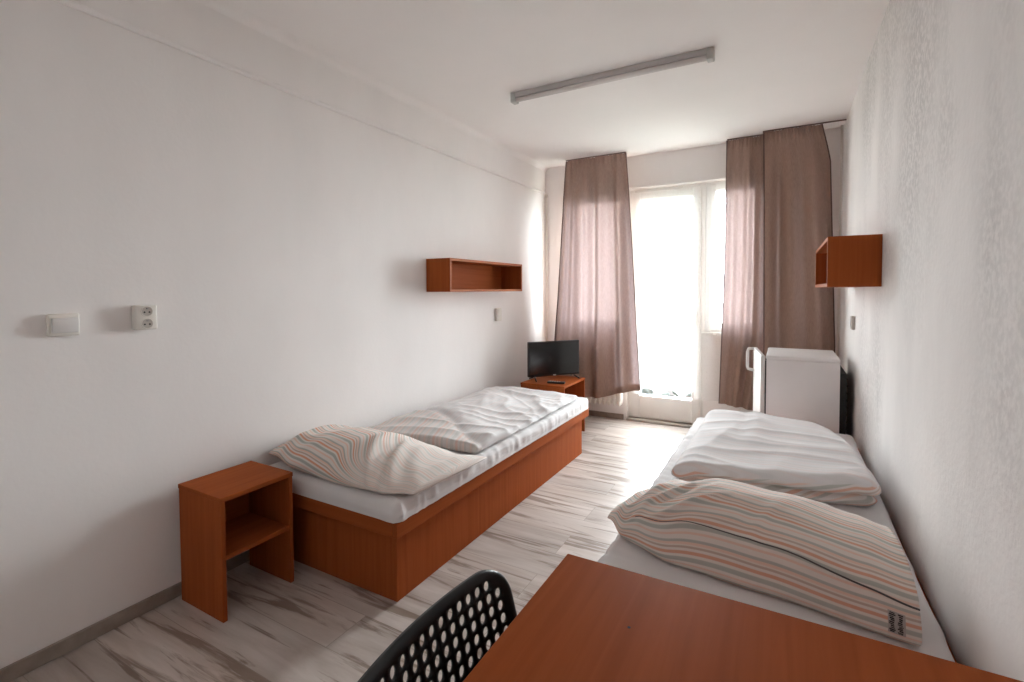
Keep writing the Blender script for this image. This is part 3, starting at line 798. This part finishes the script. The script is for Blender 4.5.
# ================================================================== CHAIR
def make_chair():
    r = thing('chair', 'black plastic chair with perforated back, pushed under the desk', 'chair', (1.745, 0.513, 0), 0.05)
    # local: x forward (towards the desk), y sideways, z up. back sheet coordinates (a sideways, b down from the top)
    WB, HB, RC = 0.229, 0.40, 0.062
    def S(a, b, off=0.0):
        lean = 0.215 * b + 0.10 * b * b
        x = 0.10 * (a / WB) ** 2 * 0.35 + lean
        z = 0.788 - b * 0.975
        # surface normal towards the sitter
        return Vector((x + off, a * (1 + 0.06 * b / HB), z + off * 0.25))
    cell = 0.0218; nc, nr = 19, 17
    a0 = -nc * cell / 2; b0 = 0.012
    th = 0.0055
    vs, fs = [], []
    cache = {}
    def V(a, b):
        k = (round(a, 5), round(b, 5))
        if k not in cache: cache[k] = len(vs); vs.append((a, b))
        return cache[k]
    ng = 16
    for i in range(nc):
        for j in range(nr):
            ca, cb = a0 + (i + .5) * cell, b0 + (j + .5) * cell
            corner = (i + j < 1) or ((nc - 1 - i) + j < 1)
            hole = not (j == 0 and i in (0, nc - 1)) and j < nr - 1
            sq = []
            for k in range(ng):
                an = 2 * PI * (k + 0.5) / ng
                c_, s_ = math.cos(an), math.sin(an); f = 1 / max(abs(c_), abs(s_))
                sq.append((ca + cell / 2 * c_ * f, cb + cell / 2 * s_ * f))
            # square ring points: corners + edge thirds
            sq = []
            for (ca0, cb0), (ca1, cb1) in (((-1, -1), (1, -1)), ((1, -1), (1, 1)), ((1, 1), (-1, 1)), ((-1, 1), (-1, -1))):
                for k in range(4): sq.append((ca + cell / 2 * lerp(ca0, ca1, k / 4), cb + cell / 2 * lerp(cb0, cb1, k / 4)))
            outer = [V(*q) for q in sq]
            if hole:
                inn = []
                for k in range(16):
                    an = -3 * PI / 4 + 2 * PI * k / 16
                    inn.append(V(ca + 0.0071 * math.cos(an), cb + 0.0084 * math.sin(an)))
                for k in range(16): fs.append((outer[k], outer[(k + 1) % 16], inn[(k + 1) % 16], inn[k]))
            else: fs.append(tuple(outer))
    # margin ring out to the rounded outline
    per = []
    A, B = nc * cell, nr * cell
    for i in range(nc * 4): per.append((a0 + A * i / (nc * 4), b0))
    for j in range(nr * 4): per.append((a0 + A, b0 + B * j / (nr * 4)))
    for i in range(nc * 4): per.append((a0 + A * (1 - i / (nc * 4)), b0 + B))
    for j in range(nr * 4): per.append((a0, b0 + B * (1 - j / (nr * 4))))
    def outline(a, b):
        ax, by = a / (A / 2) * WB, (b - b0) / B * HB
        ax, by = max(-WB, min(WB, ax)), max(0, min(HB, by))
        if by < RC and abs(ax) > WB - RC:
            cx_, cy_ = math.copysign(WB - RC, ax), RC
            dx, dy = ax - cx_, by - cy_; l = math.hypot(dx, dy) or 1
            ax, by = cx_ + dx / l * RC, cy_ + dy / l * RC
        return ax, by
    prev = [V(*p) for p in per]
    roll = {}; ringt = {}
    for t, back in ((0.45, 0.0), (0.8, 0.001), (1.0, 0.004), (1.01, 0.010)):
        cur = []
        for (a, b) in per:
            oa, ob = outline(a, b)
            q = (lerp(a, oa, t), lerp(b, ob, t)); k = V(q[0] + 1e-4 * t, q[1] + 1e-4 * t); roll[k] = back; ringt[k] = t; cur.append(k)
        n = len(cur)
        for k in range(n): fs.append((prev[k], prev[(k + 1) % n], cur[(k + 1) % n], cur[k]))
        prev = cur
    def inside(i, a, b):
        lim = RC * (0.80 + 0.2 * min(1.0, ringt.get(i, 0.0)))
        if b < RC and abs(a) > WB - RC:
            cx_ = math.copysign(WB - RC, a); dx, dy = a - cx_, b - RC; l = math.hypot(dx, dy)
            if l > lim: a, b = cx_ + dx / l * lim, RC + dy / l * lim
        return a, b
    m = MB(); m.add([S(*inside(i, a, b), -roll.get(i, 0.0)) for i, (a, b) in enumerate(vs)], fs)
    bk = m.build('backrest', M_BLK, r)
    md = bk.modifiers.new('thickness', 'SOLIDIFY'); md.thickness = 0.0045; md.offset = 0
    for p in bk.data.polygons: p.use_smooth = True
    bk.data.set_sharp_from_angle(angle=math.radians(60))
    # seat shell
    def seat(u, v):
        a = lerp(-0.2, 0.2, v); x = lerp(0.105, 0.50, u)
        z = 0.445 - 0.022 * math.sin(PI * u) * math.cos(a * 6) - 0.03 * sm((u - 0.85) / 0.15) + 0.03 * sm((0.12 - u) / 0.12)
        return Vector((x, a * (1 - 0.05 * u), z))
    st = MB().grid(seat, 24, 16).build('seat', M_BLK, r, smooth=True)
    md = st.modifiers.new('thickness', 'SOLIDIFY'); md.thickness = 0.006
    for s in (-1, 1):
        MB().tube([(0.12, s * 0.19, 0.425), (0.06, s * 0.205, 0.25), (0.0, s * 0.22, 0.0)], 0.0105, 12).build('leg', M_STEEL, r, smooth=True)
        MB().tube([(0.46, s * 0.185, 0.408), (0.475, s * 0.2, 0.25), (0.49, s * 0.215, 0.0)], 0.0105, 12).build('leg', M_STEEL, r, smooth=True)
        MB().tube([(0.10, s * 0.19, 0.422), (0.3, s * 0.19, 0.415), (0.48, s * 0.185, 0.405)], 0.0105, 12).build('seat_rail', M_STEEL, r, smooth=True)
    return r
make_chair()

# ================================================================== TELEVISION
def make_tv():
    x0, y0, x1, y1 = 0.268, 3.73, 0.582, 4.117
    ang = math.atan2(y1 - y0, x1 - x0); w = math.hypot(x1 - x0, y1 - y0)
    r = thing('television', 'black flat television on the far corner nightstand', 'television', ((x0 + x1) / 2, (y0 + y1) / 2, 0.4845), ang)
    zb, zt = 0.030, 0.336
    f = MB().box(-w / 2, w / 2, -0.012, 0.018, zb, zt, 0.004); f.box(-w * 0.32, w * 0.32, 0.018, 0.045, zb + 0.02, zb + 0.2, 0.01)
    f.build('case', M_TVF, r, autosmooth=40)
    MB().box(-w / 2 + 0.008, w / 2 - 0.008, -0.0135, -0.011, zb + 0.016, zt - 0.008).build('screen', M_SCR, r)
    for s in (-1, 1):
        MB().tube([(s * 0.19, 0.0, zb + 0.005), (s * 0.195, -0.03, 0.02), (s * 0.21, -0.085, 0.006)], 0.006, 8).tube([(s * 0.19, 0.0, zb + 0.005), (s * 0.195, 0.03, 0.02), (s * 0.205, 0.075, 0.006)], 0.006, 8).build('foot', M_TVF, r, smooth=True)
    o = MB().box(-0.014, 0.014, -0.0145, -0.0125, zb + 0.003, zb + 0.012, 0.001).build('badge', M_SW, r); o['label'] = 'small silvery badge under the screen'
make_tv()
rm = thing('remote_control', 'slim black remote control lying in front of the television', 'remote control', (0.532, 3.735, 0.4845), 0.16)
MB().box(-0.075, 0.075, -0.022, 0.022, 0.0, 0.017, 0.006, 3).build('case', M_TVF, rm, autosmooth=40)
for i in range(5):
    for j in range(2):
        MB().box(-0.055 + i * 0.02, -0.045 + i * 0.02, -0.012 + j * 0.016, -0.003 + j * 0.016, 0.0165, 0.0185).build('button', M_LMP, rm)

# ================================================================== FRIDGE
fr = thing('fridge', 'small white fridge at the far end of right bed, door ajar', 'fridge', (2.10, 3.626, 0))
MB().box(0.0, 0.408, 0.0, 0.52, 0.03, 0.806, 0.003).build('body', M_FRG, fr, autosmooth=40)
MB().box(-0.004, 0.409, -0.001, 0.521, 0.806, 0.832, 0.010, 3).build('top', M_FRG, fr, autosmooth=40)
MB().box(0.408, 0.446, 0.03, 0.49, 0.08, 0.74, 0.004).build('condenser', M_DARK, fr)  # condenser plate, thickened in black to fill in for the shadowed gap behind
cg = MB()
for k in range(14): cg.tube([(0.447, 0.03, 0.12 + k * 0.045), (0.447, 0.49, 0.12 + k * 0.045)], 0.004, 6)
cg.build('coil', M_TVF, fr, smooth=True)
for a, b in ((0.04, 0.04), (0.36, 0.04), (0.04, 0.48), (0.36, 0.48)):
    MB().tube([(a, b, 0), (a, b, 0.032)], 0.018, 12).build('foot', M_TVF, fr)
da = 0.135
MB().box(-0.007, 0.0, 0.001, 0.5, 0.05, 0.795).build('gasket', M_DARK, fr)
dd = MB().box(-0.028, 0.0, 0.0, 0.50, 0.03, 0.830, 0.008, 3).build('door', M_FRT, fr, loc=(-0.006, -0.001, 0), rot=(0, 0, da), autosmooth=40)
MB().box(-0.002, 0.006, 0.012, 0.49, 0.06, 0.80).build('gasket', M_GASK, dd)
MB().tube([(-0.03, 0.455, 0.835 - 0.01), (-0.066, 0.455, 0.822), (-0.072, 0.455, 0.80), (-0.072, 0.455, 0.69), (-0.066, 0.455, 0.67), (-0.03, 0.455, 0.662)], 0.011, 10).build('handle', M_FRT, dd, smooth=True)

# ================================================================== RADIATOR, PIPES
rd = thing('radiator', 'cream ribbed radiator half hidden below the left curtain', 'radiator', (0.345, 4.60, 0.15))
for k in range(10):
    x = 0.025 + k * 0.05
    s = MB().box(x - 0.021, x + 0.021, -0.045, 0.045, 0.03, 0.52, 0.012, 3)
    s.tube([(x, -0.045 + 0.012, 0.0), (x, -0.033, 0.04)], [0.012, 0.02], 10); s.tube([(x, 0.033, 0.0), (x, 0.033, 0.04)], [0.012, 0.02], 10)
    s.build('section', M_RAD, rd, autosmooth=40)
for zz in (0.06, 0.49): MB().tube([(0.0, 0, zz), (0.5, 0, zz)], 0.017, 12).build('header', M_RAD, rd, smooth=True)
pp = MB().tube([(0.022, 4.632, 0.0), (0.022, 4.632, 2.262)], 0.0095, 12).tube([(0.022, 4.632, 2.235), (0.022, 4.632, 2.262)], 0.016, 12)
tag(pp.build('heating_pipe', M_PIPE, smooth=True), 'thin painted pipe rising in the left window corner', 'pipe', 'corner heating pipes')
pp = MB().tube([(W - 0.016, 4.60, 0.0), (W - 0.016, 4.60, H)], 0.009, 12)
tag(pp.build('heating_pipe', M_PIPE, smooth=True), 'thin painted pipe rising in the right window corner', 'pipe', 'corner heating pipes')

# ================================================================== CURTAINS
def folds_profile(u, k, seed):
    return 0.62 * math.sin(2 * PI * k * u + 1.1 * math.sin(2 * PI * u * 1.3 + seed)) + 0.38 * math.sin(2 * PI * k * 2.1 * u + seed * 2)
def make_curtain(label, left, right, bottom, ymid, k, amp, seed, hem=True, ztop=2.532, nu=150, nv=70):
    """left/right: x edge as a function of z; bottom: z of the hem as a function of u"""
    r = thing('curtain', label, 'curtain', ((left(ztop) + right(ztop)) / 2, ymid, bottom(0.5)), 0, 'mauve curtains')
    L = Vector(r.location)
    def P(u, v):
        zb = bottom(u); z = lerp(ztop, zb, v)
        x = lerp(left(z), right(z), u)
        a = amp * (0.22 + 0.78 * sm(v / 0.22))
        uw = u + 0.02 * math.sin(3 * v + seed + 5 * u) * math.sin(PI * u)
        y = ymid + a * folds_profile(uw, k, seed) + 0.006 * nz(u * 5, v * 3, seed)
        # gathered header
        y += 0.007 * math.sin(u * 2 * PI * 17) * (1 - sm(v / 0.05))
        return Vector((x, y, z)) - L
    vh = 0.972
    MB().grid(lambda u, v: P(u, v * vh), nu, nv).build('cloth', M_CUR, r, smooth=True)
    h = MB()
    h.grid(lambda u, v: P(u, lerp(vh, 1.0, v)) + Vector((0, -0.0015, 0)), nu, 3)
    h.grid(lambda u, v: P(u, lerp(vh, 1.0, v)) + Vector((0, 0.0015, 0)), nu, 3)
    h.build('hem', M_CUR, r, smooth=True)
    for uu_ in (0.0, 1.0):
        e = MB().tube([P(uu_, k2 / 40) for k2 in range(41)], 0.0045, 6)
        e.build('side_hem', M_HEM, r, smooth=True)
    return r
def tabz(t): return lambda z: interp_lin(t, z)
def interp_lin(t, z):
    if z <= t[0][0]: return t[0][1]
    for (a, b), (c, d) in zip(t, t[1:]):
        if z <= c: return lerp(b, d, (z - a) / (c - a))
    return t[-1][1]
make_curtain('mauve curtain hanging left of the balcony door, behind the television', tabz([(0.2, 0.13), (0.767, 0.168), (1.17, 0.202), (2.16, 0.268), (2.53, 0.31)]),
             tabz([(0.336, 1.046), (0.9, 1.007), (1.45, 0.977), (2.1, 0.937), (2.53, 0.906)]), lambda u: interp_lin([(0, 0.195), (0.5, 0.222), (0.6, 0.24), (0.72, 0.271), (0.82, 0.31), (1, 0.336)], u), 4.47, 3.1, 0.052, 0.7)
make_curtain('narrow sunlit mauve curtain hanging right of the balcony door', tabz([(0.28, 1.714), (0.925, 1.732), (1.6, 1.748), (2.53, 1.755)]),
             tabz([(0.25, 2.0), (0.855, 2.10), (1.6, 2.10), (2.53, 2.09)]), lambda u: interp_lin([(0, 0.278), (1, 0.25)], u), 4.54, 1.9, 0.034, 2.1)
make_curtain('dark mauve curtain at the right corner, behind the fridge', tabz([(0.25, 2.062), (0.8, 2.058), (2.0, 2.046), (2.53, 2.036)]),
             tabz([(0.25, 2.545), (0.815, 2.54), (1.68, 2.512), (2.255, 2.491), (2.372, 2.468), (2.53, 2.433)]), lambda u: 0.25, 4.45, 1.45, 0.048, 4.4)
tag(MB().box(0.31, 0.905, 4.462, 4.482, 2.534, H - 0.0003, 0.002).build('curtain_rail', M_RAIL), 'shadow-dark curtain rail on the ceiling above the left curtain', 'curtain rail', 'ceiling curtain rails')
tag(MB().box(2.03, W - 0.001, 4.442, 4.458, 2.534, H - 0.0003, 0.002).build('curtain_rail', M_RAIL), 'shadow-dark curtain rail on the ceiling reaching the right wall', 'curtain rail', 'ceiling curtain rails')
tag(MB().box(1.757, 2.09, 4.532, 4.548, 2.534, H - 0.0003, 0.002).build('curtain_rail', M_RAIL), 'short shadow-dark curtain rail above the narrow sunlit curtain', 'curtain rail', 'ceiling curtain rails')
nt_ = thing('net_curtain', 'white dotted net curtain with scalloped hem over balcony door', 'net curtain', (1.45, 4.62, 0.3))
def netp(u, v):
    x = lerp(0.885, 2.04, u)
    sc = abs(math.sin(PI * (x - 0.965) / 0.215))
    zb = 0.268 + 0.075 * sc ** 1.2 if x < 1.50 else 0.28
    z = lerp(2.23, zb, v)
    return Vector((x - 1.45, 0.010 * math.sin(x * 46 + 0.6 * math.sin(v * 3)) + 0.004 * nz(x * 8, v * 3, 2), z - 0.3))
MB().grid(netp, 200, 60, lambda u, v: (u * 1.3, v * 1.93)).build('net_cloth', M_NET, nt_, smooth=True)
MB().tube([(0.885 - 1.45, 0, 1.935), (2.04 - 1.45, 0, 1.935)], 0.006, 8).build('net_rod', M_PVC, nt_, smooth=True)

# ================================================================== CEILING LAMP
ly = 2.80
lp = thing('ceiling_lamp', 'unlit grey fluorescent batten lamp on the ceiling', 'lamp', (1.25, ly, H))
hl = 0.61
MB().box(-hl + 0.02, hl - 0.02, -0.024, 0.024, -0.032, -0.0004, 0.004).build('housing', M_LMP, lp, autosmooth=40)
MB().tube([(-hl + 0.03, -0.006, -0.045), (hl - 0.03, -0.006, -0.045)], 0.0145, 16).build('tube', M_TUBE, lp, smooth=True)
for s in (-1, 1):
    a, b = sorted((s * hl, s * (hl - 0.036)))
    MB().box(a, b, -0.027, 0.027, -0.062, -0.0004, 0.006, 3).build('end_cap', M_LCAP, lp, autosmooth=40)

# ================================================================== SWITCHES AND SOCKETS
sw = thing('light_switch', 'white rocker light switch at the left edge of the wall', 'switch', (0.0, 0.713, 1.157))
MB().box(0, 0.018, -0.044, 0.044, -0.039, 0.039, 0.006, 3).build('plate', M_SWF, sw, autosmooth=40)
MB().box(0.016, 0.028, -0.036, 0.038, -0.026, 0.026, 0.004, 2).build('rocker', M_SW, sw, rot=(0, math.radians(4), 0), autosmooth=40)
so = thing('double_socket', 'cream double power socket on left wall beside the switch', 'socket', (0.0, 0.956, 1.171))
MB().box(0, 0.038, -0.037, 0.037, -0.048, 0.048, 0.006, 3).build('box', M_SWF, so, autosmooth=40)
for s in (-1, 1):
    zc = s * 0.0235; w = MB()
    n = 28
    ringf = [(0.039, 0.019 * math.cos(2 * PI * k / n), zc + 0.019 * math.sin(2 * PI * k / n)) for k in range(n)]
    w.add(ringf + [(0.0385, 0, zc)], [(k, (k + 1) % n, n) for k in range(n)])
    w.tube([(0.039, 0.0195 * math.cos(2 * PI * k / n), zc + 0.0195 * math.sin(2 * PI * k / n)) for k in range(n + 1)], 0.0016, 6, cap=False, mi=1)
    wl = w.build('socket_well', [M_SOCK, M_SWF], so, smooth=False)
    for dy in (-0.0085, 0.0085):
        MB().tube([(0.0392, dy, zc - 0.003), (0.0402, dy, zc - 0.003)], 0.0032, 10).build('hole', M_DARK, wl)
    MB().tube([(0.039, 0, zc + 0.011), (0.047, 0, zc + 0.011)], 0.0026, 10).build('earth_pin', M_STEEL, wl)
s2 = thing('wall_socket', 'small cream socket on left wall under the long shelf', 'socket', (0.0, 3.655, 1.058))
MB().box(0, 0.03, -0.04, 0.04, -0.056, 0.056, 0.006, 3).build('box', M_SWF, s2, autosmooth=40)
MB().box(0.03, 0.034, -0.022, 0.022, -0.045, 0.045, 0.002).build('cover', M_SWF, s2)
s3 = thing('wall_switch', 'small pale switch on right wall below the box shelf', 'switch', (W, 3.74, 1.055))
MB().box(-0.02, 0, -0.04, 0.04, -0.042, 0.042, 0.005, 3).build('plate', M_SOCK, s3, autosmooth=40)
MB().box(-0.026, -0.018, -0.028, 0.028, -0.03, 0.03, 0.003).build('rocker', M_SW, s3, autosmooth=40)

# ================================================================== OUTSIDE, seen under the net hem
struct(sbox(-140, 140, 5.6, 320, -24.5, -24.0), 'ground_outside', M_GRASS, 'grassy land far below the window', 'ground')
def make_tree(label, x, y, h, r, seed):
    t = thing('tree', label, 'tree', (x, y, -24.0), 0, 'distant trees outside')
    bm = bmesh.new(); bmesh.ops.create_icosphere(bm, subdivisions=4, radius=1.0)
    for v in bm.verts:
        d = 1 + 0.22 * nz(v.co.x * 2.2, v.co.y * 2.2, v.co.z * 2.2 + seed) + 0.12 * nz(v.co.x * 6, v.co.y * 6, v.co.z * 6 + seed)
        v.co = Vector((v.co.x * r * d, v.co.y * r * d, h - r * 0.9 + v.co.z * r * 0.9 * d))
    bm.verts.index_update()
    m = MB(); m.add([v.co.copy() for v in bm.verts], [[v.index for v in f.verts] for f in bm.faces]); bm.free()
    m.build('crown', M_LEAF, t, smooth=True)
    MB().tube([(0, 0, 0), (0, 0, h - r)], [r * 0.12, r * 0.08], 10).build('trunk', M_BARK, t, smooth=True)
def make_house(label, x, y, w, d, hw, hr, roofm, rz):
    t = thing('house', label, 'house', (x, y, -24.0), rz, 'distant houses outside')
    MB().box(-w / 2, w / 2, -d / 2, d / 2, 0, hw).build('wall', M_HWALL, t)
    e = 0.5
    vs = [(-w / 2 - e, -d / 2 - e, hw), (w / 2 + e, -d / 2 - e, hw), (w / 2 + e, d / 2 + e, hw), (-w / 2 - e, d / 2 + e, hw), (-w / 2 + w * .25, 0, hw + hr), (w / 2 - w * .25, 0, hw + hr)]
    MB().add(vs, [(0, 1, 5, 4), (2, 3, 4, 5), (1, 2, 5), (3, 0, 4), (0, 3, 2, 1)]).build('roof', roofm, t)
    MB().box(w * 0.1, w * 0.1 + 0.8, -0.4, 0.4, hw + hr * 0.5, hw + hr + 0.9).build('chimney', roofm, t)
    for k in (-1, 1):
        MB().box(k * w * 0.25 - 0.6, k * w * 0.25 + 0.6, -d / 2 - 0.03, -d / 2 + 0.05, hw * 0.35, hw * 0.8).build('window', M_DARK, t)

make_tree('dark green leafy tree outside, left in the gap under net hem', -16.0, 72, 11.0, 1.5, 1)
make_tree('dark green leafy tree outside, at the middle of the gap', -12.6, 68.5, 11.2, 1.5, 9)
make_tree('dark green leafy tree outside, next to the red chimneyed house', -10.9, 76, 11.4, 1.5, 5)
make_house('pale house with grey hipped roof beyond the balcony door', -16.5, 84, 5, 5, 8.0, 2.2, M_HROOF, 0.3)
make_house('pale house with red chimney beyond the balcony door', -9.0, 71, 1.9, 2.4, 9.6, 0.7, M_HROOFR, 0.2)
